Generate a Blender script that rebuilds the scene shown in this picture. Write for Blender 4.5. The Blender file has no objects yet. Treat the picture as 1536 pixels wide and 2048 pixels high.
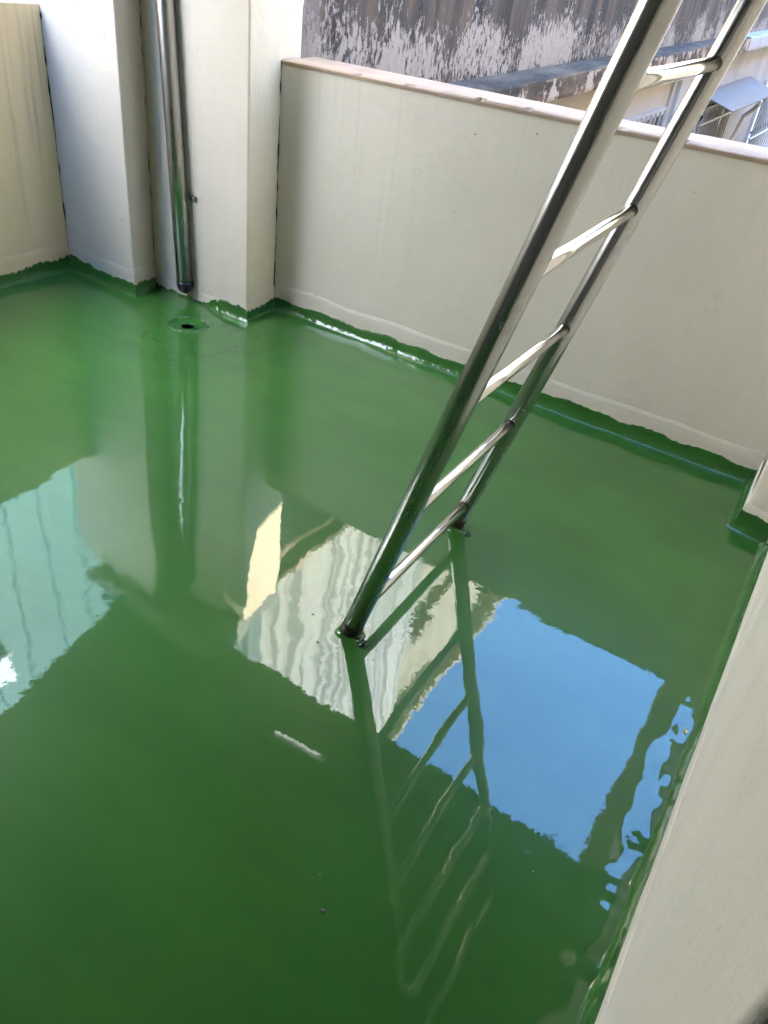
import bpy, bmesh, math, random
import numpy as np
from mathutils import Vector, Matrix
random.seed(7); rng = np.random.default_rng(11)
S = 1.35                      # metres per layout unit (1 unit = eye height above the floor)
scene = bpy.context.scene
COL = scene.collection
EXPO, SUN, SKY, LAMP, CAST, LEFT_CLOSED = 3.95, 4.0, .20, .4, 2.93, -.05

# ------------------------------------------------------------------ helpers
def V(x, y, z): return Vector((x*S, y*S, z*S))
def link(o, parent=None):
    COL.objects.link(o)
    if parent is not None: o.parent = parent
    return o
def from_bm(name, bm, mat, parent=None, smooth=False):
    me = bpy.data.meshes.new(name); bm.normal_update(); bm.to_mesh(me); bm.free()
    if mat: me.materials.append(mat)
    if smooth:
        for p in me.polygons: p.use_smooth = True
    return link(bpy.data.objects.new(name, me), parent)
def grid_mesh(name, P, mat, parent=None, smooth=True, flip=False):
    """P: (n,m,3) array of points -> quad sheet"""
    n, m = P.shape[:2]
    me = bpy.data.meshes.new(name)
    idx = np.arange(n*m).reshape(n, m)
    q = np.stack([idx[:-1, :-1], idx[1:, :-1], idx[1:, 1:], idx[:-1, 1:]], -1).reshape(-1, 4)
    if flip: q = q[:, ::-1]
    me.vertices.add(n*m); me.vertices.foreach_set('co', P.astype(np.float32).ravel())
    me.loops.add(q.size); me.loops.foreach_set('vertex_index', q.ravel().astype(np.int32))
    me.polygons.add(len(q)); me.polygons.foreach_set('loop_start', (np.arange(len(q))*4).astype(np.int32))
    me.polygons.foreach_set('use_smooth', np.full(len(q), smooth))
    me.update(calc_edges=True); me.validate()
    me.materials.append(mat)
    return link(bpy.data.objects.new(name, me), parent)
def thing(name, label, cat, loc=(0, 0, 0), group=None):
    o = bpy.data.objects.new(name, None); o.empty_display_size = .1; COL.objects.link(o)
    o.location = loc; o['label'] = label; o['category'] = cat
    if group: o['group'] = group
    return o
def tag(o, label, cat, group=None):
    o['label'] = label; o['category'] = cat
    if group: o['group'] = group
    return o
def prism(bm, poly, z0, z1):
    lo = [bm.verts.new(V(x, y, z0)) for x, y in poly]; hi = [bm.verts.new(V(x, y, z1)) for x, y in poly]
    n = len(poly); bm.faces.new(lo[::-1]); bm.faces.new(hi)
    for i in range(n): bm.faces.new((lo[i], lo[(i+1) % n], hi[(i+1) % n], hi[i]))
    bmesh.ops.recalc_face_normals(bm, faces=bm.faces[:])
def solid(name, poly, z0, z1, mat, parent=None, bev=.006, seg=3):
    bm = bmesh.new(); prism(bm, poly, z0, z1)
    if bev: bmesh.ops.bevel(bm, geom=bm.edges[:], offset=bev, segments=seg, affect='EDGES', profile=.5)
    o = from_bm(name, bm, mat, parent)
    for p in o.data.polygons: p.use_smooth = False
    return o
def rect(x0, x1, y0, y1): return [(x0, y0), (x1, y0), (x1, y1), (x0, y1)]
def hexa(bm, pts):
    """box from 8 points in layout units: bottom 4 then top 4"""
    v = [bm.verts.new(V(*p)) for p in pts]
    for f in ((0, 1, 2, 3), (4, 5, 6, 7), (0, 1, 5, 4), (1, 2, 6, 5), (2, 3, 7, 6), (3, 0, 4, 7)): bm.faces.new([v[i] for i in f])
    bmesh.ops.recalc_face_normals(bm, faces=bm.faces[:])
def tube(bm, pts, r, seg=32, cap=True):
    """swept tube through metre points"""
    pts = [Vector(p) for p in pts]; rings = []
    rr = r if isinstance(r, (list, tuple)) else [r]*len(pts)
    up = None
    for i, p in enumerate(pts):
        d = (pts[min(i+1, len(pts)-1)]-pts[max(i-1, 0)]).normalized()
        if up is None:
            up = Vector((0, 1, 0)) if abs(d.y) < .9 else Vector((1, 0, 0))
        a = d.cross(up).normalized(); b = a.cross(d).normalized(); up = b
        rings.append([bm.verts.new(p+rr[i]*(math.cos(t)*a+math.sin(t)*b)) for t in [2*math.pi*k/seg for k in range(seg)]])
    for A, B in zip(rings, rings[1:]):
        for k in range(seg): bm.faces.new((A[k], A[(k+1) % seg], B[(k+1) % seg], B[k]))
    if cap: bm.faces.new(rings[0][::-1]); bm.faces.new(rings[-1])
    bmesh.ops.recalc_face_normals(bm, faces=bm.faces[:])
def tube_obj(name, pts, r, mat, parent=None, seg=32):
    bm = bmesh.new(); tube(bm, pts, r, seg); o = from_bm(name, bm, mat, parent, smooth=True)
    for p in o.data.polygons:
        if len(p.vertices) > 4: p.use_smooth = False
    return o
def vnoise(x, y, seed, octs=1, gain=.5):
    """smooth value noise on arrays, range about -1..1"""
    out = np.zeros_like(x, dtype=float); a = 1.0
    for o in range(octs):
        r = np.random.default_rng(seed*97+o); T = r.uniform(-1, 1, (256, 256))
        X = x*(2**o)+17.3*o; Y = y*(2**o)+5.1*o
        i = np.floor(X).astype(int); j = np.floor(Y).astype(int); u = X-i; v = Y-j
        u = u*u*u*(u*(u*6-15)+10); v = v*v*v*(v*(v*6-15)+10)
        g = lambda a_, b_: T[a_ & 255, b_ & 255]
        out += a*((g(i, j)*(1-u)+g(i+1, j)*u)*(1-v)+(g(i, j+1)*(1-u)+g(i+1, j+1)*u)*v); a *= gain
    return out

# ------------------------------------------------------------------ materials
class NT:
    def __init__(s, name):
        s.m = bpy.data.materials.new(name); s.m.use_nodes = True; s.t = s.m.node_tree; s.n = s.t.nodes
        s.b = s.n['Principled BSDF']; s.L = s.t.links
        s.geo = s.n.new('ShaderNodeNewGeometry'); s.pos = s.geo.outputs['Position']
    def set(s, **k):
        for a, v in k.items(): s.b.inputs[a.replace('_', ' ')].default_value = v
        return s
    def mapping(s, scale, loc=(0, 0, 0), rot=(0, 0, 0), src=None):
        m = s.n.new('ShaderNodeMapping'); m.inputs['Scale'].default_value = scale; m.inputs['Location'].default_value = loc
        m.inputs['Rotation'].default_value = rot; s.L.new(src or s.pos, m.inputs[0]); return m.outputs[0]
    def noise(s, vec, scale=1, detail=4, rough=.55, dist=0, out='Fac'):
        n = s.n.new('ShaderNodeTexNoise'); n.inputs['Scale'].default_value = scale; n.inputs['Detail'].default_value = detail
        n.inputs['Roughness'].default_value = rough; n.inputs['Distortion'].default_value = dist; s.L.new(vec, n.inputs['Vector']); return n.outputs[out]
    def voro(s, vec, scale, out='Distance', feature='F1', rnd=1):
        n = s.n.new('ShaderNodeTexVoronoi'); n.feature = feature; n.inputs['Scale'].default_value = scale
        n.inputs['Randomness'].default_value = rnd; s.L.new(vec, n.inputs['Vector']); return n.outputs[out]
    def ramp(s, fac, a, b, ca=0., cb=1.):
        n = s.n.new('ShaderNodeMapRange'); n.interpolation_type = 'SMOOTHSTEP'
        for k, v in zip(('From Min', 'From Max', 'To Min', 'To Max'), (a, b, ca, cb)): n.inputs[k].default_value = v
        s.link(fac, n.inputs['Value']); return n.outputs[0]
    def link(s, a, sock):
        if hasattr(a, 'is_linked'): s.L.new(a, sock)
        else: sock.default_value = a
    def math(s, op, a, b=0., clamp=False):
        n = s.n.new('ShaderNodeMath'); n.operation = op; n.use_clamp = clamp; s.link(a, n.inputs[0]); s.link(b, n.inputs[1]); return n.outputs[0]
    def mix(s, fac, a, b, blend='MIX'):
        n = s.n.new('ShaderNodeMix'); n.data_type = 'RGBA'; n.blend_type = blend; s.link(fac, n.inputs[0])
        for v, i in ((a, 6), (b, 7)):
            if isinstance(v, tuple): n.inputs[i].default_value = (*v, 1) if len(v) == 3 else v
            else: s.L.new(v, n.inputs[i])
        return n.outputs[2]
    def color(s, c):
        if isinstance(c, tuple): s.b.inputs['Base Color'].default_value = (*c, 1)
        else: s.L.new(c, s.b.inputs['Base Color'])
        return s
    def sep(s, vec=None):
        n = s.n.new('ShaderNodeSeparateXYZ'); s.L.new(vec or s.pos, n.inputs[0]); return n.outputs
    def bump(s, h, dist, strength=1.):
        n = s.n.new('ShaderNodeBump'); n.inputs['Distance'].default_value = dist; n.inputs['Strength'].default_value = strength
        s.L.new(h, n.inputs['Height'])
        if s.b.inputs['Normal'].is_linked:
            s.L.new(s.b.inputs['Normal'].links[0].from_socket, n.inputs['Normal'])
        s.L.new(n.outputs[0], s.b.inputs['Normal']); return s
    def wobble(s, terms, base=None):
        """terms: list of (noise colour socket, amount): tilts the normal by that slope"""
        cur = base or s.geo.outputs['Normal']
        for sock, amt in terms:
            a = s.n.new('ShaderNodeVectorMath'); a.operation = 'SUBTRACT'; s.L.new(sock, a.inputs[0]); a.inputs[1].default_value = (.5, .5, .5)
            b = s.n.new('ShaderNodeVectorMath'); b.operation = 'SCALE'; s.L.new(a.outputs[0], b.inputs[0]); s.link(amt, b.inputs['Scale'])
            c = s.n.new('ShaderNodeVectorMath'); c.operation = 'ADD'; s.L.new(cur, c.inputs[0]); s.L.new(b.outputs[0], c.inputs[1]); cur = c.outputs[0]
        d = s.n.new('ShaderNodeVectorMath'); d.operation = 'NORMALIZE'; s.L.new(cur, d.inputs[0])
        s.L.new(d.outputs[0], s.b.inputs['Normal']); s.L.new(d.outputs[0], s.b.inputs['Coat Normal']); return s

def plaster(name, col=(.68, .64, .56), streak=.12, streak_col=(.36, .31, .22), top=None, speck=True, pink=0.12):
    m = NT(name); m.set(Roughness=.62)
    big = m.noise(m.mapping((1.1, 1.1, .8)), 1.3, 4, .6)
    c = m.mix(m.ramp(big, .35, .7, 0, 1), col, tuple(v*k for v, k in zip(col, (.93, .925, .91))))
    st = m.noise(m.mapping((26, 26, .9)), 1, 5, .6)
    gate = m.noise(m.mapping((2.2, 2.2, .5), (3, 1, 0)), 1, 3, .5)
    f = m.math('MULTIPLY', m.ramp(st, .5, .72), m.ramp(gate, .38, .66))
    if top is not None:     # drips run down from the top edge
        z = m.sep()[2]; f = m.math('MULTIPLY', f, m.ramp(z, (top-.75)*S, top*S, .25, 1.))
    c = m.mix(m.math('MULTIPLY', f, streak), c, streak_col)
    hc = m.noise(m.mapping((1, 1, 1), (1, 6, 2)), 2.6, 6, .6)     # hairline cracks
    hg = m.math('MULTIPLY', m.ramp(m.math('ABSOLUTE', m.math('SUBTRACT', hc, .5)), 0, .0035, 1, 0), m.ramp(m.noise(m.mapping((1, 1, 1), (7, 1, 4)), 3.2, 2, .5), .52, .62))
    c = m.mix(m.math('MULTIPLY', hg, .18), c, (.30, .28, .24))
    br = m.noise(m.mapping((75, 75, 2.2), (2, 5, 1)), 1, 4, .6)
    c = m.mix(m.ramp(br, .3, .75, 0, .055), c, tuple(v*.72 for v in col))
    lowb = m.noise(m.mapping((5, 5, 7)), 1, 5, .65)      # scuffs and pinkish bare patches near the bottom
    z = m.sep()[2]
    lowf = m.math('MULTIPLY', m.ramp(z, .03, .32, 1, 0), m.ramp(lowb, .42, .72))
    c = m.mix(m.math('MULTIPLY', lowf, pink*2.2), c, (.55, .44, .36))
    if speck:
        vd = m.voro(m.mapping((1, 1, 1)), 9.5); big2 = m.noise(m.mapping((3, 3, 3)), 1, 2, .5)
        sp = m.math('MULTIPLY', m.ramp(vd, .018, .04, 1, 0), m.ramp(big2, .50, .56))
        c = m.mix(sp, c, (.06, .055, .05))
        scr = m.noise(m.mapping((9, 9, 38), (0, 0, 4), (.3, .4, 0)), 1, 6, .75)
        c = m.mix(m.math('MULTIPLY', m.ramp(scr, .76, .79), .35), c, (.35, .33, .29))
    m.color(c)
    m.bump(m.noise(m.mapping((1, 1, 1)), 5.5, 3, .5), .006)
    m.bump(m.noise(m.mapping((1, 1, 1)), 70, 4, .6), .0013)
    m.bump(br, .0004)
    trow = m.noise(m.mapping((14, 14, 30), (1, 2, 3), (.2, .5, .1)), 1, 5, .7)
    m.bump(m.ramp(trow, .5, .8), .0005)
    return m.m

M_wall = plaster('plaster_cream', (.83, .765, .655))
M_parapet = plaster('plaster_parapet', (.71, .65, .55), .24, (.42, .38, .29), top=.76)
M_side = plaster('plaster_streaked', (.93, .76, .52), .95, (.34, .27, .17), top=.8)
M_white = plaster('plaster_white', (.67, .60, .51), .05)
M_skirt = plaster('plaster_skirting', (.67, .63, .56), .0, speck=False, pink=.18)
M_warmlit = plaster('plaster_warm_lit_side', (.88, .735, .51), .08)  # right faces of the pier: warm light on them put into the colour
def cap_mat():
    m = NT('parapet_cap'); m.set(Roughness=.7)
    n = m.noise(m.mapping((1, 1, 1)), 6, 6, .7); c = m.mix(m.ramp(n, .4, .7), (.37, .265, .18), (.29, .205, .14))
    v = m.noise(m.mapping((1, 1, 1), (4, 2, 2)), 26, 5, .75); c = m.mix(m.ramp(v, .66, .70), c, (.35, .32, .30))
    x = m.sep()[0]; r = m.noise(m.mapping((1, 1, 1)), 16, 5, .7)
    rust = m.math('MULTIPLY', m.ramp(x, -1.66*S, -1.50*S, 1, 0), m.ramp(r, .35, .62))
    c = m.mix(m.math('MULTIPLY', rust, .8), c, (.55, .36, .13))
    m.color(c); m.bump(n, .006); return m.m
M_cap = cap_mat()
def green_mat():
    m = NT('green_waterproof_coating'); m.set(Roughness=.34, IOR=1.5, Specular_IOR_Level=.11, Coat_Weight=1., Coat_Roughness=.012, Coat_IOR=1.62)
    n = m.noise(m.mapping((1, 1, 1)), .9, 4, .55)
    c = m.mix(m.ramp(n, .35, .68), GREEN_A, GREEN_B)
    lap = m.noise(m.mapping((1.6, 7.5, 1), (0, 0, 0), (0, 0, .62)), 1, 4, .6)     # roller laps
    c = m.mix(m.ramp(lap, .42, .62, 0, .16), c, (.012, .070, .016))
    # fine brown-green hairlines where the coat dragged near the drain
    x, y, z = m.sep()
    dx = m.math('SUBTRACT', x, -1.60*S); dy = m.math('SUBTRACT', y, 1.70*S)
    d = m.math('SQRT', m.math('ADD', m.math('MULTIPLY', dx, dx), m.math('MULTIPLY', dy, dy)))
    w = m.noise(m.mapping((1, 1, 1)), 4.2, 5, .62)
    ln = m.ramp(m.math('ABSOLUTE', m.math('SUBTRACT', w, .5)), .0, .013, 1, 0)
    gate = m.math('MULTIPLY', m.ramp(d, .12, .5, 1, 0), m.ramp(m.noise(m.mapping((1, 1, 1), (2, 7, 0)), 6, 3, .6), .40, .54))
    c = m.mix(m.math('MULTIPLY', m.math('MULTIPLY', ln, gate), .95), c, (.004, .022, .02))
    vd = m.voro(m.mapping((1, 1, 0)), 7.0)
    sp = m.math('MULTIPLY', m.ramp(vd, .012, .022, 1, 0), m.ramp(m.noise(m.mapping((1, 1, 0), (9, 3, 0)), 2.5, 1), .52, .56))
    c = m.mix(m.math('MULTIPLY', sp, .8), c, (.02, .04, .025))
    dv = m.voro(m.mapping((1, 1, 0), (3, 8, 0)), 9.0)
    c = m.mix(m.math('MULTIPLY', m.ramp(dv, .010, .017, 1, 0), .6), c, (.42, .48, .38))
    m.color(c)
    flat = m.mapping((1, 1, 1))
    near = m.math('ADD', .35, m.ramp(m.noise(flat, 1.7, 2, .5), .35, .7))
    m.wobble([(m.noise(flat, 165, 2, .6, out='Color'), m.math('MULTIPLY', near, .020)),
              (m.noise(flat, 62, 2, .5, out='Color'), m.math('MULTIPLY', near, .012)),
              (m.noise(flat, 21, 3, .5, .6, out='Color'), m.math('MULTIPLY', near, .016)),
              (m.noise(flat, 7, 2, .5, .8, out='Color'), .013)])
    return m.m
GREEN_A = (.027, .112, .018); GREEN_B = (.043, .154, .026)
M_green = green_mat()
def steel(name, base=(.47, .46, .45), r0=.17, r1=.32, axis=2, streak=1.):
    m = NT(name); m.set(Metallic=1.)
    tc = m.n.new('ShaderNodeTexCoord').outputs['Object']
    n = m.noise(m.mapping((42, 42, 2.2), src=tc), 1, 5, .65)
    d = m.noise(m.mapping((9, 9, 9), src=tc), 1, 5, .7)
    m.L.new(m.math('ADD', m.ramp(n, .3, .75, r0, r1), m.ramp(d, .55, .75, 0, .13*streak)), m.b.inputs['Roughness'])
    c = m.mix(m.ramp(d, .5, .72, 0, .55*streak), base, tuple(v*.72 for v in base))
    spots = m.noise(m.mapping((70, 70, 40), src=tc), 1, 4, .7)
    c = m.mix(m.math('MULTIPLY', m.ramp(spots, .68, .74), .5*streak), c, (.22, .21, .19))
    m.color(c); m.bump(m.noise(m.mapping((30, 30, 3), src=tc), 1, 3, .6), .00035)
    return m.m
M_steel = steel('stainless_rail')
M_rung = steel('stainless_rung', (.70, .68, .66), .07, .15, streak=.5)
M_pipe = steel('stainless_pipe', (.43, .415, .405), .26, .40, streak=.6)
def simple(name, col, rough=.5, metal=0., noise_scale=25, var=.2, bump=0.):
    m = NT(name); m.set(Roughness=rough, Metallic=metal)
    n = m.noise(m.mapping((1, 1, 1)), noise_scale, 5, .6)
    m.color(m.mix(m.ramp(n, .35, .7), col, tuple(v*(1-var) for v in col)))
    if bump: m.bump(n, bump)
    return m.m
M_foot = simple('dirty_steel_end', (.09, .075, .06), .45, .6, 60, .5, .001)
M_weld = simple('weld_bead', (.20, .175, .15), .4, .8, 120, .4)
M_tape = simple('dark_blue_tape', (.012, .010, .032), .35, 0, 60, .4, .001)
M_hole = simple('drain_hole_dark', (.006, .007, .006), .3)
M_bolt = simple('green_smeared_bolt', (.03, .075, .035), .2, .3, 90, .5)
M_crack = simple('crack_dark', (.05, .042, .035), .9, 0, 90, .4)
M_conc = simple('raw_concrete', (.30, .29, .27), .85, 0, 4, .35, .004)
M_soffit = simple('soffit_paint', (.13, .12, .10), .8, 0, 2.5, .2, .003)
M_dkgreen = simple('dark_green_metal', (.02, .045, .025), .4, .2, 12, .3)
M_crumb = simple('grey_crumb', (.10, .12, .10), .5, 0, 300, .5)
M_frame = simple('window_frame_white', (.45, .44, .44), .4)
M_grille = simple('grille_white_paint', (.36, .345, .33), .45)
M_awning = simple('awning_sheet', (.20, .165, .135), .75, 0., 5, .15)
M_conduit = simple('grey_conduit', (.62, .62, .62), .4)
M_ground = simple('alley_concrete', (.34, .33, .31), .9, 0, 1.2, .3)
def glass_dark():
    m = NT('window_pane_dark'); m.set(Roughness=.08, IOR=1.5); m.color((.035, .038, .04)); return m.m
M_pane = glass_dark()
def dirty_mat():
    m = NT('blackened_peeling_plaster'); m.set(Roughness=.9)
    x, y, z = m.sep()
    v = m.mapping((6, 6, .55)); st = m.noise(v, 1, 6, .65)
    fine = m.noise(m.mapping((40, 40, 2.2)), 1, 4, .6)
    c = m.mix(m.ramp(st, .36, .66), (.030, .020, .011), (.135, .090, .052))
    c = m.mix(m.ramp(fine, .45, .7, 0, .55), c, (.06, .052, .045))
    # surviving white paint: flakes, thickest in a band above the ledge
    zl = m.math('SUBTRACT', z, m.math('MULTIPLY', y, .030))       # follows the slope of the ledge
    band = m.ramp(zl, .62*S, .86*S, .165, -.02)
    low = m.ramp(zl, .50*S, .60*S, -.11, 0)
    patch = m.noise(m.mapping((2.3, 2.3, 1.6), (5, 8, 3)), 1, 3, .55)
    fl = m.noise(m.mapping((42, 42, 20)), 1, 8, .76)
    tot = m.math('ADD', m.math('ADD', fl, band), m.math('ADD', low, m.ramp(patch, .3, .7, -.13, .08)))
    wmask = m.ramp(tot, .565, .595)
    c = m.mix(m.math('MULTIPLY', wmask, .95), c, m.mix(m.ramp(fl, .4, .8), (.34, .265, .195), (.45, .37, .285)))
    # first stretch next to the pier is plain grey render
    g = m.noise(m.mapping((3, 3, 3)), 2.5, 5, .6)
    grey = m.ramp(m.math('ADD', y, m.math('MULTIPLY', m.math('SUBTRACT', g, .5), .20)), 2.34*S, 2.42*S, 1, 0)
    c = m.mix(grey, c, m.mix(m.ramp(g, .3, .7), (.24, .18, .135), (.31, .245, .19)))
    m.color(c); m.bump(wmask, .006); m.bump(m.noise(m.mapping((1, 1, 1)), 45, 5, .65), .004); return m.m
M_dirty = dirty_mat()
def ledge_mat():
    m = NT('blackened_ledge'); m.set(Roughness=.9)
    st = m.noise(m.mapping((4, 1.6, 9)), 1, 6, .7); fl = m.noise(m.mapping((10, 6, 6), (2, 2, 2)), 1, 8, .72)
    c = m.mix(m.ramp(st, .38, .66), (.038, .024, .012), (.14, .092, .05))
    nz = m.n.new('ShaderNodeSeparateXYZ'); m.L.new(m.geo.outputs['Normal'], nz.inputs[0])
    side = m.ramp(nz.outputs[2], .3, .7, 1, 0)
    c = m.mix(m.math('MULTIPLY', m.ramp(fl, .50, .55), m.math('ADD', m.math('MULTIPLY', side, .8), .05)), c, (.48, .37, .28))
    m.color(c); m.bump(fl, .006); return m.m
M_ledge = ledge_mat()
def streaky_mat():
    m = NT('white_wall_black_streaks'); m.set(Roughness=.85)
    st = m.noise(m.mapping((8.5, 8.5, .22)), 1, 3, .5); st2 = m.noise(m.mapping((13, 13, .4)), 1, 4, .6)
    c = m.mix(m.ramp(st, .46, .58, 0, .85), (.44, .415, .36), (.17, .16, .14))
    c = m.mix(m.ramp(st2, .52, .7, 0, .4), c, (.23, .21, .175)); m.color(c); return m.m
M_streaky = streaky_mat()
M_beige = simple('rough_beige_render', (.36, .31, .215), .9, 0, 3.5, .3, .01)
M_fwhite = simple('weathered_white_paint', (.40, .385, .385), .8, 0, 1.6, .22)
M_lower = simple('cream_wall_paint', (.42, .385, .35), .8, 0, 1.5, .12, .002)
M_bluewall = simple('pale_blue_sheet', (.105, .19, .205), .5, 0, 1.2, .15)
M_bright = simple('white_enamel', (.8, .8, .8), .3)
M_warm = simple('warm_bounce_render', (.80, .66, .44), .9, 0, 1, .1)
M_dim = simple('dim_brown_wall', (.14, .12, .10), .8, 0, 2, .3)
M_far = simple('far_plaster', (.55, .52, .46), .9, 0, 1, .15)

# ------------------------------------------------------------------ floor
A_=(-2.36,1.785); B_=(-2.012,1.765); C_=(-2.036,1.882); D_=(-1.622,1.887); E_=(-1.642,2.05); F_=(.006,2.05); G_=(.012,1.795); G2_=(.095,1.775); R_=(.095,.245)
L0_=(-2.31,.55); LL_=(-2.28,-.6)
BUBBLES = [(-0.307, 1.186, 0.0006), (-0.133, 1.283, 0.0005), (-0.062, 0.682, 0.0004), (-0.173, 1.261, 0.0003), (-0.372, 1.156, 0.0004), (-0.418, 0.674, 0.0003)]
STEP = .0085
xs = np.arange(-2.45*S, .13*S, STEP); ys = np.arange(-.62*S, 2.12*S, STEP)
X, Y = np.meshgrid(xs, ys, indexing='ij')
Z = .0005*vnoise(X*1.6, Y*1.6, 3, 2) + .0003*vnoise(X*5, Y*5, 5, 2)
Dr = np.maximum(.095*S-X, 0)                                        # thick wavy run of coating along the right wall
run = np.clip((1.28*S-Y)/(.25*S), 0, 1)*np.clip((Y-.50*S)/(.12*S), 0, 1); run = run*run*(3-2*run)
wav = vnoise(X*26, Y*15, 8, 3, .5)
wd = .049*(1+.26*vnoise(Y*9, Y*0+2.2, 9, 2))
Z += run*(.0046*np.exp(-(Dr/wd)**4)+.0034*np.exp(-(Dr/.060)**4)*wav)
# dished drain
dX = X-(-1.722*S); dY = Y-(1.715*S); dd = np.hypot(dX, dY)
Z += -.010*np.exp(-(dd/.055)**2)+.0040*np.exp(-((dd-.082)/.010)**2)*(1+.8*vnoise(X*30, Y*30, 4))
Z += .0005*np.exp(-((dd-.14)/.03)**2)*vnoise(X*25, Y*25, 14, 2)
# swirls around the near ladder foot
fX = X-(-.51*S); fY = Y-(.90*S); fd = np.hypot(fX+.10, fY+.02)
Z += .00022*np.exp(-(fd/.16)**2)*vnoise(X*16, Y*16, 21, 2)
for bx, by, bh in BUBBLES:                                          # small bumps of trapped air
    Z += bh*np.exp(-(((X-bx*S)/.013)**2+((Y-by*S)/.010)**2))
hole = dd < .026
floor = grid_mesh('floor', np.stack([X, Y, Z], -1), M_green); floor['kind'] = 'structure'
bm = bmesh.new(); bm.from_mesh(floor.data); bm.verts.ensure_lookup_table()
kill = np.flatnonzero(hole.ravel()); bmesh.ops.delete(bm, geom=[bm.verts[i] for i in kill], context='VERTS'); bm.to_mesh(floor.data); bm.free()

path = [LL_, L0_, A_, B_, C_, D_, E_, F_, G_, G2_, R_]
def miters(path):
    nr = []
    for a, b in zip(path, path[1:]):
        d = Vector((b[0]-a[0], b[1]-a[1])).normalized(); nr.append(Vector((d.y, -d.x)))
    out = [nr[0]]
    for n0, n1 in zip(nr, nr[1:]):
        m = (n0+n1).normalized(); out.append(m/max(.35, m.dot(n0)))
    return out+[nr[-1]]
MT = miters(path)
def strip(i, prof, ds=.004):
    """points along wall segment i; prof(s, L) -> offset array, z array (metres)"""
    a = Vector(path[i])*S; b = Vector(path[i+1])*S; L = (b-a).length; n = max(3, int(L/ds)); rows = []
    for k in range(n+1):
        t = k/n; o, z = prof(t, L)
        p0 = np.outer(o, MT[i])+np.array(a); p1 = np.outer(o, MT[i+1])+np.array(b)
        p = p0*(1-t)+p1*t; rows.append(np.column_stack([p, z]))
    return np.array(rows)
HG = [.050, .055, .058, .050, .026, .045, .052, .045, .058, .050]
def cove_prof(i):
    r = np.random.default_rng(100+i); ph = r.uniform(0, 200)
    def prof(t, L):
        s = np.array([t*L])
        lump = float(vnoise(s*9+ph, s*0+3.3, 31, 3, .55)[0]); jag = float(vnoise(s*(150 if i in (3, 5, 1) else 60)+ph, s*0+1.7, 33, 3, .7)[0])
        jg = {3: .0075, 5: .0065, 1: .006*(t > .8), 7: .003, 9: .0}.get(i, .0025)
        h = HG[i]*(1+.16*lump)+jg*jag
        if i == 4: h = (.012+.036*max(0, min(1, (t-.55)/.2)))*(1+.3*lump)+.006*jag
        h = max(h, .008); w = .026*(1+.18*lump)
        a = np.linspace(0, math.pi/2, 15); o = w*(1-np.cos(a)); z = h*(1-np.sin(a))
        k = np.arange(15)
        bump = vnoise(np.full(15, s[0])*70+ph, k*.75, 41+i, 2)*np.sin(a*2)*(.0009 if i in (6, 8) else .00045)
        o = o+(.0045 if i == 9 else .0080)*np.exp(-k*.04)+bump; z = z+bump*.6-.0006*(k == 14)
        o = np.concatenate([[-.002], [o[0]*.9], o]); z = np.concatenate([[h+.0012], [h+.0010], z]); return o, z
    return prof
for i in range(len(path)-1):
    grid_mesh('coating_upstand', strip(i, cove_prof(i)), M_green, floor, flip=True)

# ------------------------------------------------------------------ terrace walls
def skirting(i, parent, top=.118, th=.0035, mat=None):
    r = np.random.default_rng(300+i); ph = r.uniform(0, 99)
    def prof(t, L):
        s = np.array([t*L]); w = float(vnoise(s*5+ph, s*0, 51, 2)[0])
        h = top*(1+.05*w)
        return np.array([-.002, .0005, th*.75, th, th]), np.array([h+.004, h+.002, h-.010, h-.03, 0.])
    return grid_mesh('skirting', strip(i, prof, .02), mat or parent.children[0].data.materials[0], parent, smooth=False, flip=True)
def crack(parent, x, y, z0, z1, w=.0035, n=70, ax=(1, 0), seed=0, dens=.6):
    """dark irregular gap in a corner joint"""
    r = np.random.default_rng(seed); zz = np.linspace(z0*S, z1*S, n); t = np.arange(n)*.35
    wid = w*np.clip(vnoise(t, t*0+seed, 61, 2)+dens, .03, 1.4); off = .0015*vnoise(t*.7, t*0+seed+3, 62)
    P = np.zeros((n, 2, 3))
    for k, sg in ((0, -.5), (1, .5)):
        P[:, k, 0] = x*S+ax[0]*(off+sg*wid); P[:, k, 1] = y*S+ax[1]*(off+sg*wid); P[:, k, 2] = zz
    return grid_mesh('joint_crack', P, M_crack, parent, smooth=False)

sw = thing('low_wall', 'low cream side wall with brown drip stains at the far left', 'wall', V(-2.4, 1.2, 0))
def absolute(o, par):           # children keep their world placement
    o.matrix_parent_inverse = Matrix.Translation(par.location).inverted(); return o
def kids(par):
    for c in par.children: absolute(c, par)
solid('wall_body', [LL_, L0_, A_, (-2.56, 1.785), (-2.50, -.6)], -.05, .803, M_side, sw)
skirting(0, sw); skirting(1, sw)
crack(sw, A_[0]+.0035, A_[1]-.0035, .07, .78, .005, ax=(.7, .7), seed=3); kids(sw)

p1 = thing('pillar', 'square cream pillar left of the steel pipe, meeting the stained side wall', 'pillar', V(-2.2, 1.9, 0))
solid('shaft', [A_, B_, C_, (-2.036, 2.15), (-2.52, 2.15), (-2.52, 1.785)], -.05, 1.40, M_white, p1, bev=.009)
skirting(2, p1); skirting(3, p1)
crack(p1, C_[0]+.003, C_[1]-.004, .04, 1.0, .0025, ax=(.7, .7), seed=9, dens=.2); kids(p1)

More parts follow.
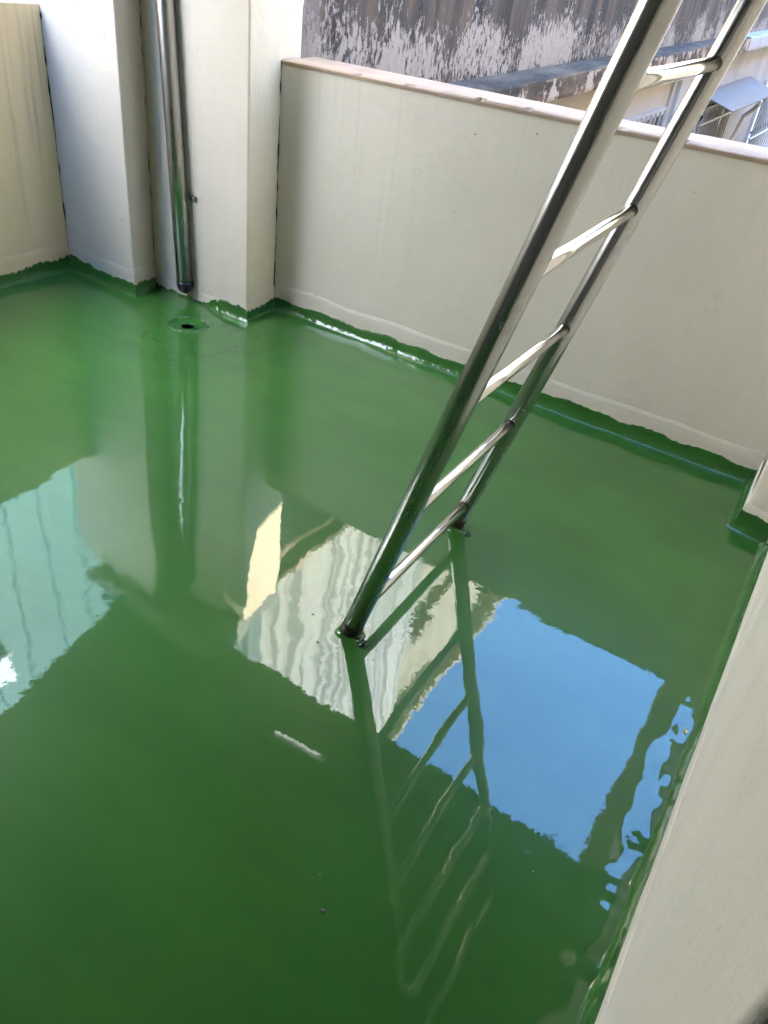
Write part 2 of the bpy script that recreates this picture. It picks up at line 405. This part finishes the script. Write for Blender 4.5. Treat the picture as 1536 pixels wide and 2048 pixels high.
p2 = thing('wall_pier', 'pale set-back wall pier behind the steel pipe, with one sharp right edge', 'wall', V(-1.83, 2.0, 0))
solid('shaft', [C_, D_, (-1.640, 2.045), (-1.655, 2.165), (-2.033, 2.165)], -.05, 1.405, M_white, p2, bev=.009)
sh = p2.children[0]; sh.data.materials.append(M_warmlit)
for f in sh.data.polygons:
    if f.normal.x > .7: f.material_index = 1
skirting(4, p2, .05); skirting(5, p2, .10, mat=M_warmlit)
kids(p2)

pw = thing('parapet_wall', 'long waist-high parapet wall with pinkish top behind the ladder', 'wall', V(-.8, 2.15, 0))
bm = bmesh.new(); prism(bm, [E_, (.06, 2.05), (.06, 2.24), (-1.646, 2.24)], -.05, .745)
es = [e for e in bm.edges]; bmesh.ops.bevel(bm, geom=es, offset=.004, segments=2, affect='EDGES'); from_bm('wall_body', bm, M_parapet, pw)
# cap: slightly uneven, chipped arris
nx, W = 420, 11
P = np.zeros((nx, W+4, 3)); xx = np.linspace(-1.6425*S, .06*S, nx)
for k in range(W+4):
    if k < 2: y = np.full(nx, 2.0478*S); z = np.full(nx, (.744, .752)[k]*S)
    elif k > W+1: y = np.full(nx, 2.2415*S); z = np.full(nx, (.752, .74)[k-W-2]*S)
    else:
        u = (k-2)/(W-1); y = np.full(nx, (2.0478+.1937*u)*S); z = np.full(nx, .7585*S)
        z = z+.0025*vnoise(xx*2.5, y*9, 71, 3)
        if k in (2, W+1): z = z-.004; chip = np.maximum(vnoise(xx*13, y*0+k, 73, 3, .6)-.62, 0)*.05; z = z-chip; y = y+(.004+chip)*(1 if k == 2 else -1)
    z = z-.006*np.sin((xx/S+1.64)/1.64*math.pi)*0
    P[:, k, 0] = xx; P[:, k, 1] = y; P[:, k, 2] = z
grid_mesh('coping', P, M_cap, pw, smooth=False)
skirting(6, pw, mat=M_parapet)
crack(pw, E_[0]+.004, E_[1]-.003, .06, .74, .0045, ax=(.7, .7), seed=5); kids(pw)

p3 = thing('pillar', 'narrow corner pillar at the right end of the long parapet', 'pillar', V(.1, 1.9, 0))
solid('shaft', [G_, G2_, (.30, 1.775), (.30, 2.28), (.035, 2.28)], -.05, 1.498, M_wall, p3, bev=.012)
skirting(7, p3, .09); skirting(8, p3, .09); kids(p3)

rw = thing('wall', 'smooth cream wall running along the lower right edge, rounded at its near end', 'wall', V(.2, 1, 0))
bm = bmesh.new(); prism(bm, [R_, (.235, .245), (.235, 1.775), G2_], -.05, 1.498)
es = [e for e in bm.edges if abs(e.verts[0].co.x-e.verts[1].co.x) < 1e-4 and abs(e.verts[0].co.y-e.verts[1].co.y) < 1e-4 and e.verts[0].co.y < .3*S]
bmesh.ops.bevel(bm, geom=es, offset=.009, segments=6, affect='EDGES', profile=.5)
o = from_bm('wall_body', bm, M_wall, rw)
skirting(9, rw, .10); kids(rw)
tag(solid('door_post', rect(.0995, .24, .215, .2435), -.02, 1.49, M_dkgreen, None, .004), 'dark green post edge peeking out past the wall at the lower right corner', 'post')

# ------------------------------------------------------------------ steel pipe on the pier
pp = thing('drain_pipe', 'upright stainless pipe on the pier with a dark blue taped lower end', 'pipe', V(-1.873, 1.862, .05))
top = V(-1.936, 1.862, 1.36); bot = V(-1.8735, 1.862, .060); R = .0272*S
tube_obj('tube', [bot.lerp(top, t) for t in (0, .3, .6, 1)], R, M_pipe, pp, 40)
dn = (bot-top).normalized()
tube_obj('taped_end', [bot-dn*.012, bot+dn*.004, bot+dn*.022, bot+dn*.036, bot+dn*.044], [R*1.03, R*1.04, R*.93, R*.62, R*.28], M_tape, pp, 28)
ck = bot.lerp(top, (.341-.06)/(1.30))
bm = bmesh.new()
r_ = bmesh.ops.create_cube(bm, size=1); bmesh.ops.scale(bm, vec=(.034, .003, .026), verts=r_['verts']); bmesh.ops.translate(bm, vec=ck+Vector((R+.021, .0245, 0)), verts=r_['verts'])
r_ = bmesh.ops.create_cube(bm, size=1); bmesh.ops.scale(bm, vec=(.003, .020, .026), verts=r_['verts']); bmesh.ops.translate(bm, vec=ck+Vector((R+.0045, .013, 0)), verts=r_['verts'])
bmesh.ops.bevel(bm, geom=bm.edges[:], offset=.0007, segments=2, affect='EDGES')
r_ = bmesh.ops.create_uvsphere(bm, u_segments=12, v_segments=8, radius=.006); bmesh.ops.scale(bm, vec=(1, .5, 1), verts=r_['verts']); bmesh.ops.translate(bm, vec=ck+Vector((R+.024, .021, 0)), verts=r_['verts'])
clip = from_bm('clip', bm, M_pipe, pp)
kids(pp)

# floor drain
dr = thing('floor_drain', 'round floor drain with an open dark hole, coated over in green', 'drain', V(-1.722, 1.715, 0))
c = V(-1.722, 1.715, 0)
bm = bmesh.new(); seg = 40
def lathe(bm, prof, seg=40, c=c):
    rings = [[bm.verts.new(c+Vector((r*math.cos(2*math.pi*k/seg), r*math.sin(2*math.pi*k/seg), z))) for k in range(seg)] for r, z in prof]
    for A, B in zip(rings, rings[1:]):
        for k in range(seg): bm.faces.new((A[k], A[(k+1) % seg], B[(k+1) % seg], B[k]))
    return rings
lathe(bm, [(.041, -.0068), (.034, -.0078), (.031, -.0066), (.0288, -.0072), (.028, -.010)])
bmesh.ops.recalc_face_normals(bm, faces=bm.faces[:]); from_bm('lip', bm, M_green, dr, smooth=True)
n_, P = 90, np.zeros((91, 9, 3))
for k in range(91):                                                # brushed ridge of thick coating round the dish
    t = 2*math.pi*k/90; tt = np.array([math.cos(t)*4.]); ts = np.array([math.sin(t)*4.])
    r0_ = .081+.006*float(vnoise(tt, ts, 91, 2)[0]); hh = max(.0004, .0034+.0034*float(vnoise(tt*1.5, ts*1.5, 92, 2)[0]))
    for j in range(9):
        a = math.pi*j/8; rr_ = r0_+.0085*math.cos(a); P[k, j] = (c.x+rr_*math.cos(t), c.y+rr_*math.sin(t), .0012+hh*math.sin(a)-.0006*(j in (0, 8)))
grid_mesh('ridge', P, M_green, dr, flip=True)
bm = bmesh.new(); rg = lathe(bm, [(.0279, -.0095), (.0279, -.12), (.001, -.12)]); bmesh.ops.recalc_face_normals(bm, faces=bm.faces[:]); from_bm('hole', bm, M_hole, dr)
kids(dr)

# ------------------------------------------------------------------ ladder
lad = thing('ladder', 'leaning stainless steel tube ladder standing on the wet green floor', 'ladder', V(-.51, .9, 0))
fA = Vector((-.5135, .8965, 0)); fB = Vector((-.5235, 1.327, 0)); uA = Vector((.257, .000, 1)); uB = Vector((.247, .085, 1))
ztop = 1.49
def rp(f_, u_, z): p = f_+u_*z; return V(p.x, p.y, p.z)
RR = .0192*S
def local_tube(name, p0, p1, r, mat, parent, seg=40, rad=None):
    """tube along its own local z so that brushed marks follow it"""
    L = (p1-p0).length; bm = bmesh.new()
    zs = [0, .002, L*.33, L*.66, L-.002, L]; rs = [r-.0015, r, r, r, r, r-.0015]
    tube(bm, [(0, 0, z) for z in zs], rs, seg); o = from_bm(name, bm, mat, None, True)
    for p in o.data.polygons:
        if len(p.vertices) > 4: p.use_smooth = False
    o.matrix_world = Matrix.Translation(p0) @ (p1-p0).to_track_quat('Z', 'Y').to_matrix().to_4x4()
    o.parent = parent; o.matrix_parent_inverse = Matrix.Translation(parent.location).inverted(); return o
for f_, u_ in ((fA, uA), (fB, uB)):
    local_tube('rail', rp(f_, u_, .028), rp(f_, u_, ztop), RR, M_steel, lad)
    cap = local_tube('foot_end', rp(f_, u_, -.006), rp(f_, u_, .0285), RR*1.015, M_foot, lad)
zA = [.067, .2925, .512, .712, .932, 1.15, 1.37]; zB = [.067, .284, .500, .722, .944, 1.165, 1.385]
for a, b in zip(zA, zB):
    pa = rp(fA, uA, a); pb = rp(fB, uB, b); d = (pb-pa).normalized()
    rung = local_tube('rung', pa+d*RR*.7, pb-d*RR*.7, .0104*S, M_rung, lad)
    for q, sg in ((pa, 1), (pb, -1)):
        bm = bmesh.new(); n = 36; rr = .0104*S
        # weld bead follows the curve where the rung meets the rail
        uu = (uA if sg == 1 else uB).normalized(); e1 = (uu-d*uu.dot(d)).normalized(); e2 = d.cross(e1)
        pts = []
        for k in range(n):
            t = 2*math.pi*k/n; off = e1*math.cos(t)*rr+e2*math.sin(t)*rr
            side = off-uu*off.dot(uu); hgt = math.sqrt(max(0, RR*RR-side.length_squared)); pts.append(q+off*1.03+d*sg*(hgt+.0003))
        for k in range(n):
            pass
        rings = []
        for k in range(n):
            p = pts[k]; tan = (pts[(k+1) % n]-pts[k-1]).normalized(); a1 = tan.cross(d).normalized(); a2 = tan.cross(a1)
            rings.append([bm.verts.new(p+.0007*(math.cos(w)*a1+math.sin(w)*a2)) for w in [2*math.pi*j/6 for j in range(6)]])
        for k in range(n):
            A2, B2 = rings[k], rings[(k+1) % n]
            for j in range(6): bm.faces.new((A2[j], A2[(j+1) % 6], B2[(j+1) % 6], B2[j]))
        bmesh.ops.recalc_face_normals(bm, faces=bm.faces[:])
        w_ = from_bm('weld', bm, M_weld, rung, True); w_.matrix_parent_inverse = rung.matrix_world.inverted() if False else Matrix.Identity(4)
        w_.matrix_world = Matrix.Identity(4)
bpy.context.view_layer.update()
for o in lad.children:
    if o.name.startswith('rung'):
        for w_ in o.children: w_.matrix_parent_inverse = o.matrix_world.inverted(); w_.matrix_basis = Matrix.Identity(4)
# anchor tabs with bolts, half buried in the coating
for f_ in (fA, fB):
    p = V(f_.x, f_.y, 0); dirv = Vector((.93, -.30, 0)).normalized(); sd = Vector((-dirv.y, dirv.x, 0))
    bm = bmesh.new()
    a = p+dirv*RR*.9; b = p+dirv*(RR+.034)
    vs = [a+sd*.010, b+sd*.010, b-sd*.010, a-sd*.010]; lo = [bm.verts.new(v+Vector((0, 0, -.002))) for v in vs]; hi = [bm.verts.new(v+Vector((0, 0, .004))) for v in vs]
    bm.faces.new(lo[::-1]); bm.faces.new(hi)
    for k in range(4): bm.faces.new((lo[k], lo[(k+1) % 4], hi[(k+1) % 4], hi[k]))
    bmesh.ops.bevel(bm, geom=bm.edges[:], offset=.002, segments=3, affect='EDGES')
    tab = from_bm('anchor_tab', bm, M_green, lad, True); absolute(tab, lad)
    bm = bmesh.new(); cc = b-dirv*.006
    lathe(bm, [(.013, .0), (.0125, .003), (.0085, .0045), (.0064, .005), (.0062, .0095), (.0035, .0105), (.0001, .011)], 14, cc)
    bmesh.ops.recalc_face_normals(bm, faces=bm.faces[:]); bo = from_bm('bolt', bm, M_bolt, tab, True)
for o in lad.children:
    if o.name.startswith('anchor_tab'):
        bpy.context.view_layer.update()
        for b_ in o.children: b_.matrix_parent_inverse = o.matrix_world.inverted()
# coating that crept up round each foot
for f_, u_ in ((fA, uA), (fB, uB)):
    n, m_ = 60, 9; P = np.zeros((n+1, m_, 3)); cpt = np.array(V(f_.x, f_.y, 0))
    for k in range(n+1):
        t = 2*math.pi*k/n; lump = math.sin(t*3+f_.y*9)*.25+math.sin(t*5+1)*.15
        for j in range(m_):
            a = j/(m_-1)*math.pi/2; o = RR*1.0+.013*(1+lump*.5)*(1-math.cos(a)); z = .008*(1+lump)*(1-math.sin(a))
            P[k, j] = cpt+np.array([(o)*math.cos(t)*1.03+uA.x*z, o*math.sin(t), z])
    g_ = grid_mesh('coating_collar', P, M_green, lad, flip=True); absolute(g_, lad)

# ------------------------------------------------------------------ crumbs on the coating
def crumb(x, y, r, label, seed):
    bm = bmesh.new(); bmesh.ops.create_icosphere(bm, subdivisions=2, radius=r); rr = random.Random(seed)
    for v in bm.verts: v.co *= rr.uniform(.65, 1.25)
    bmesh.ops.scale(bm, vec=(1.3, .8, .6), verts=bm.verts); bmesh.ops.translate(bm, vec=V(x, y, 0)+Vector((0, 0, r*.35)), verts=bm.verts)
    return tag(from_bm('crumb', bm, M_crumb, None), label, 'debris', 'crumbs stuck in the wet coating')

crumb(-.48, .611, .0032, 'grey crumb on the wet floor beside the short white lamp reflection', 3)
crumb(-.249, .451, .0040, 'dark crumb alone on the deep green floor at the bottom of the picture', 5)
crumb(-.594, .889, .0026, 'small crumb in the pale wall reflection, furthest from the near ladder foot', 7)
crumb(-.544, .836, .0026, 'small crumb in the pale wall reflection, closest to the near ladder foot', 8)

# ------------------------------------------------------------------ roof over the terrace
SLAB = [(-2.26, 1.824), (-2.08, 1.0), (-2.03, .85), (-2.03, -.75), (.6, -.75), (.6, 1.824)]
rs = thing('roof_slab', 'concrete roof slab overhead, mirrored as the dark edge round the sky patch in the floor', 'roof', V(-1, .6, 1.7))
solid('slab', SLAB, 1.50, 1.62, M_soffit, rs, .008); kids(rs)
tag(solid('lintel', [(-2.42, 1.70), (-1.635, 1.70), (-1.655, 2.16), (-2.42, 2.16)], 1.407, 1.498, M_conc, None, .006), 'grey concrete lintel on top of the pale pier, mirrored in the floor', 'lintel')
lamp = thing('tube_lamp', 'short fluorescent tube lamp under the roof, mirrored as a white streak', 'lamp', V(-1.08, 1.56, 1.48))
la, lb = V(-1.178, 1.556, 1.455), V(-.970, 1.573, 1.455)
mE = NT('lamp_tube'); mE.set(Roughness=.3); mE.color((.9, .9, .9)); mE.b.inputs['Emission Color'].default_value = (1, .97, .93, 1); mE.b.inputs['Emission Strength'].default_value = LAMP
bm = bmesh.new(); tube(bm, [la, la.lerp(lb, .5)+Vector((0, .004, 0)), lb], .0065, 16); from_bm('tube', bm, mE.m, lamp, True)
bm = bmesh.new(); dl = (lb-la).normalized(); hexa(bm, [((la-dl*.02+Vector((0, y, z))) if e == 0 else (lb+dl*.02+Vector((0, y, z))))/S for z in (.016, .058) for e, y in ((0, -.02), (1, -.02), (1, .02), (0, .02))])
from_bm('batten', bm, M_bright, lamp); kids(lamp)

# unseen walls added to darken the near floor, behind and beside the photographer
tag(solid('wall', [(-2.52, -.6), (-2.03, -.6), (-2.03, LEFT_CLOSED), (-2.52, LEFT_CLOSED)], .806, 1.498, M_wall, None, .004), 'unseen upper side wall on the left, added to cut light on the near floor', 'wall')
tag(solid('wall', rect(-2.55, .6, -.75, -.605), -.05, 1.498, M_dim, None, .004), 'unseen dark wall behind the photographer, added to keep the near floor dark', 'wall')

# ------------------------------------------------------------------ building across the gap
FX = -1.75
nb = thing('building', 'old neighbouring building with blackened peeling upper wall and barred windows below', 'building', V(FX, 2.3, -3))
zb = lambda y: .645+.0435*(y-3.445)            # back edge of the sloping ledge
zt = lambda y: .641+.0455*(y-3.6)
zl = lambda y: .555+.0445*(y-4.035)
def quadbox(name, y0, y1, b0, b1, t0, t1, x0, x1, mat, parent=nb, bev=.0):
    bm = bmesh.new()
    hexa(bm, [(x0, y0, b0), (x1, y0, b0), (x1, y1, b1), (x0, y1, b1), (x0, y0, t0), (x1, y0, t0), (x1, y1, t1), (x0, y1, t1)])
    if bev: bmesh.ops.bevel(bm, geom=bm.edges[:], offset=bev, segments=2, affect='EDGES')
    return from_bm(name, bm, mat, parent)
quadbox('blackened_wall', 2.17, 18, .3, zb(18)-.2, 1.40, 1.40, FX-.4, FX, M_dirty)
quadbox('streaked_wall', 2.17, 3.95, 1.403, 1.403, 4.05, 4.05, FX-.4, FX, M_streaky)
quadbox('beige_wall', 3.953, 18, 1.403, 1.403, 4.05, 4.05, FX-.4, FX-.03, M_beige)
quadbox('eave', 2.17, 18, 4.053, 4.053, 4.12, 4.12, FX-.4, FX+.10, M_beige)
quadbox('band_course', 3.96, 18, 3.05, 3.05, 3.16, 3.16, FX-.029, FX+.05, M_beige)
quadbox('sunshade', 2.10, 18, 1.385, 1.385, 1.42, 1.42, FX+.002, FX+.05, M_ledge)
def ledge(name, y0, y1, mat, x1=-1.60):
    n = 60; rows = []
    for k in range(n+1):
        y = y0+(y1-y0)*k/n; j = .006*float(vnoise(np.array([y*3.]), np.array([.5]), 81, 3)[0])
        pts = [(FX-.003, zl(y)+.03), (x1, zl(y)+j*.6), (x1+.003, zl(y)+.02), (x1+j*.6, zt(y)-.008+j), (x1-.008, zt(y)+j), (x1-.06, zt(y)+.004+j), (FX-.003, zb(y)+.004)]
        rows.append([V(px, y, pz) for px, pz in pts])
    return grid_mesh(name, np.array(rows), mat, nb, smooth=False, flip=True)
ledge('ledge', 2.25, 8.9, M_ledge); ledge('ledge', 8.902, 18, M_fwhite)
WX = FX+.012
quadbox('painted_wall', 2.25, 7.05, -3, -3, zl(2.25)+.03, zl(7.05)+.03, FX-.2, WX, M_lower)
quadbox('painted_wall', 7.052, 18, -3, -3, zl(7.05)+.03, zl(18)+.03, FX-.2, WX+.02, M_fwhite)
quadbox('pilaster', 7.15, 7.95, -3, -3, zl(7.15)+.028, zl(7.95)+.028, WX+.021, WX+.05, M_fwhite)
def window(y0, y1, z0, top, nb_bars, nh, lean=.04, px=WX):
    f = bpy.data.objects.new('window', None)
    m = bmesh.new(); t0, t1 = top, top+lean*(y1-y0); w = .05
    for a in ((y0, y0+w, z0, z0, t0, t0+lean*w), (y1-w, y1, z0, z0, t1-lean*w, t1), (y0+w, y1-w, t0-.05, t1-.05, t0+lean*w, t1-lean*w), (y0+w, y1-w, z0, z0, z0+.05, z0+.05)):
        hexa(m, [(px, a[0], a[2]), (px+.03, a[0], a[2]), (px+.03, a[1], a[3]), (px, a[1], a[3]), (px, a[0], a[4]), (px+.03, a[0], a[4]), (px+.03, a[1], a[5]), (px, a[1], a[5])])
    fr = from_bm('window', m, M_frame, nb)
    m = bmesh.new(); hexa(m, [(px+.001, y0+w, z0+.05), (px+.004, y0+w, z0+.05), (px+.004, y1-w, z0+.05), (px+.001, y1-w, z0+.05), (px+.001, y0+w, t0-.05), (px+.004, y0+w, t0-.05), (px+.004, y1-w, t1-.05), (px+.001, y1-w, t1-.05)])
    from_bm('pane', m, M_pane, fr)
    m = bmesh.new()
    for k in range(nb_bars):
        y = y0+w+(y1-y0-2*w)*(k+.5)/nb_bars; tube(m, [V(px+.05, y, z0), V(px+.05, y, t0+lean*(y-y0)-.01)], .011, 8)
    for k in range(nh):
        f_ = (k+.6)/nh; tube(m, [V(px+.055, y0, z0+(t0-z0)*f_), V(px+.055, y1, z0+(t1-z0)*f_)], .018, 8)
    from_bm('grille', m, M_grille, fr)
window(5.35, 6.98, -.5, .315, 13, 2)
window(8.15, 9.55, -.6, .30, 12, 3, px=WX+.021)
window(11.25, 14.2, -.9, .46, 16, 3, px=WX+.021)
# folded metal awning over the middle window
bm = bmesh.new(); hexa(bm, [(WX+.02, 8.05, .43), (WX+.34, 8.05, .335), (WX+.34, 10.2, .40), (WX+.02, 10.2, .52), (WX+.02, 8.05, .44), (WX+.34, 8.05, .345), (WX+.34, 10.2, .41), (WX+.02, 10.2, .53)])
from_bm('awning', bm, M_awning, nb)
tube_obj('conduit', [V(WX+.30, 9.6, .33), V(WX+.25, 9.75, .27), V(WX+.16, 9.8, .18), V(WX+.13, 9.8, .0), V(WX+.05, 9.75, -.25), V(WX+.04, 9.75, -1)], .03, M_conduit, nb, 12)
kids_done = kids(nb)
for o in list(nb.children):
    for ch in o.children:
        ch.matrix_parent_inverse = Matrix.Translation(-nb.location) @ Matrix.Translation(nb.location)

# pale blue ribbed building over the left wall, only seen mirrored
bb = thing('building', 'pale blue ribbed building beyond the stained side wall, mirrored at the left of the floor', 'building', V(-3.2, 2, -3))
n = 200; yy = np.linspace(1.50, 2.56, n); rib = np.where(np.abs(((yy*4.6) % 1)-.5) < .17, .02, 0)
P = np.zeros((n, 2, 3)); P[:, :, 0] = ((-3.2+rib)*S)[:, None]; P[:, :, 1] = (yy*S)[:, None]; P[:, 0, 2] = -3*S; P[:, 1, 2] = 5*S
grid_mesh('ribbed_wall', P, M_bluewall, bb, smooth=False)
solid('body', rect(-5.5, -3.203, -3, 7.5), -3, 5, M_far, bb, 0)
solid('bounce_wall', rect(-3.2, -3.15, -3, .30), -3, 5, M_bright, bb, 0); solid('bounce_wall', rect(-3.2, -3.15, .302, 1.495), 2.0, 5, M_bright, bb, 0); solid('light_cut_wall', rect(-3.2, -3.15, .302, 1.495), -3, 1.998, M_conc, bb, 0); solid('bounce_wall', rect(-3.2, -3.15, 2.565, 7.5), -3, 5, M_bright, bb, 0)  # unseen panels: white ones added to bounce light, grey one to cut it
solid('shutter', rect(-3.16, -3.11, 1.53, 1.66), 2.36, 2.60, M_bright, bb, .01); kids(bb)

rb = thing('building', 'unseen warm-coloured block added on the right to shade the lower alley and bounce warm light', 'building', V(1, 8, -3))  # unseen masses added to cast shade and throw back warm light
solid('shade_block', rect(.14, 4, 2.285, 22), -3, CAST, M_warm, rb, .01)
solid('shade_block', rect(.6, 4, 1.77, 2.284), -3, 3.32, M_warm, rb, .01)
solid('low_shade_block', rect(.6, 4, -4, 1.768), -3, 2.83, M_warm, rb, .01); kids(rb)
bm = bmesh.new(); bmesh.ops.create_grid(bm, x_segments=2, y_segments=2, size=600); bmesh.ops.translate(bm, vec=(0, 0, -3.02*S), verts=bm.verts)
g = from_bm('ground', bm, M_ground); g['kind'] = 'structure'
tb = solid('terrace_base', rect(-2.56, .599, -.75, 2.28), -2.99, -.13, M_conc, None, 0); tb['kind'] = 'structure'
sf = solid('stair_floor', rect(.24, .598, -.6, 2.28), -.12, -.01, M_green, None, 0); sf['kind'] = 'structure'

# ------------------------------------------------------------------ light
w = bpy.data.worlds.new('World'); scene.world = w; w.use_nodes = True
sky = w.node_tree.nodes.new('ShaderNodeTexSky'); sky.sky_type = 'NISHITA'; sky.sun_disc = False
EL, AZ = math.radians(40), math.radians(100)      # azimuth clockwise from +Y
sky.sun_elevation = EL; sky.sun_rotation = AZ; sky.air_density = 1.15; sky.dust_density = .1; sky.ozone_density = 9
bg = w.node_tree.nodes['Background']; bg.inputs['Strength'].default_value = SKY; w.node_tree.links.new(sky.outputs[0], bg.inputs[0])
sd = bpy.data.lights.new('sun', 'SUN'); sd.energy = SUN; sd.angle = math.radians(.5); sd.color = (1, .955, .89)
so = bpy.data.objects.new('sun', sd); COL.objects.link(so)
tosun = Vector((math.sin(AZ)*math.cos(EL), math.cos(AZ)*math.cos(EL), math.sin(EL)))
so.rotation_euler = tosun.to_track_quat('Z', 'Y').to_euler(); so.location = (0, 0, 12)

# ------------------------------------------------------------------ camera
cd = bpy.data.cameras.new('camera'); cam = bpy.data.objects.new('camera', cd); COL.objects.link(cam); scene.camera = cam
cd.sensor_fit = 'HORIZONTAL'; cd.sensor_width = 36; cd.lens = 36*1532.24/1536; cd.clip_start = .01; cd.clip_end = 3000
r0, r1, r2 = (.83676043, .53573548, .11322312), (.38892803, -.43593874, -.81159867), (-.38544386, .72314930, -.57313884)
cam.matrix_world = Matrix(((r0[0], -r1[0], -r2[0], 0), (r0[1], -r1[1], -r2[1], 0), (r0[2], -r1[2], -r2[2], S), (0, 0, 0, 1)))

scene.view_settings.view_transform = 'Standard'; scene.view_settings.look = 'None'
scene.view_settings.exposure = EXPO; scene.view_settings.gamma = 1
scene.cycles.use_denoising = True
try: scene.cycles.denoiser = 'OPENIMAGEDENOISE'
except Exception: pass
scene.cycles.max_bounces = 10; scene.cycles.diffuse_bounces = 6; scene.cycles.glossy_bounces = 6
scene.cycles.sample_clamp_indirect = 12
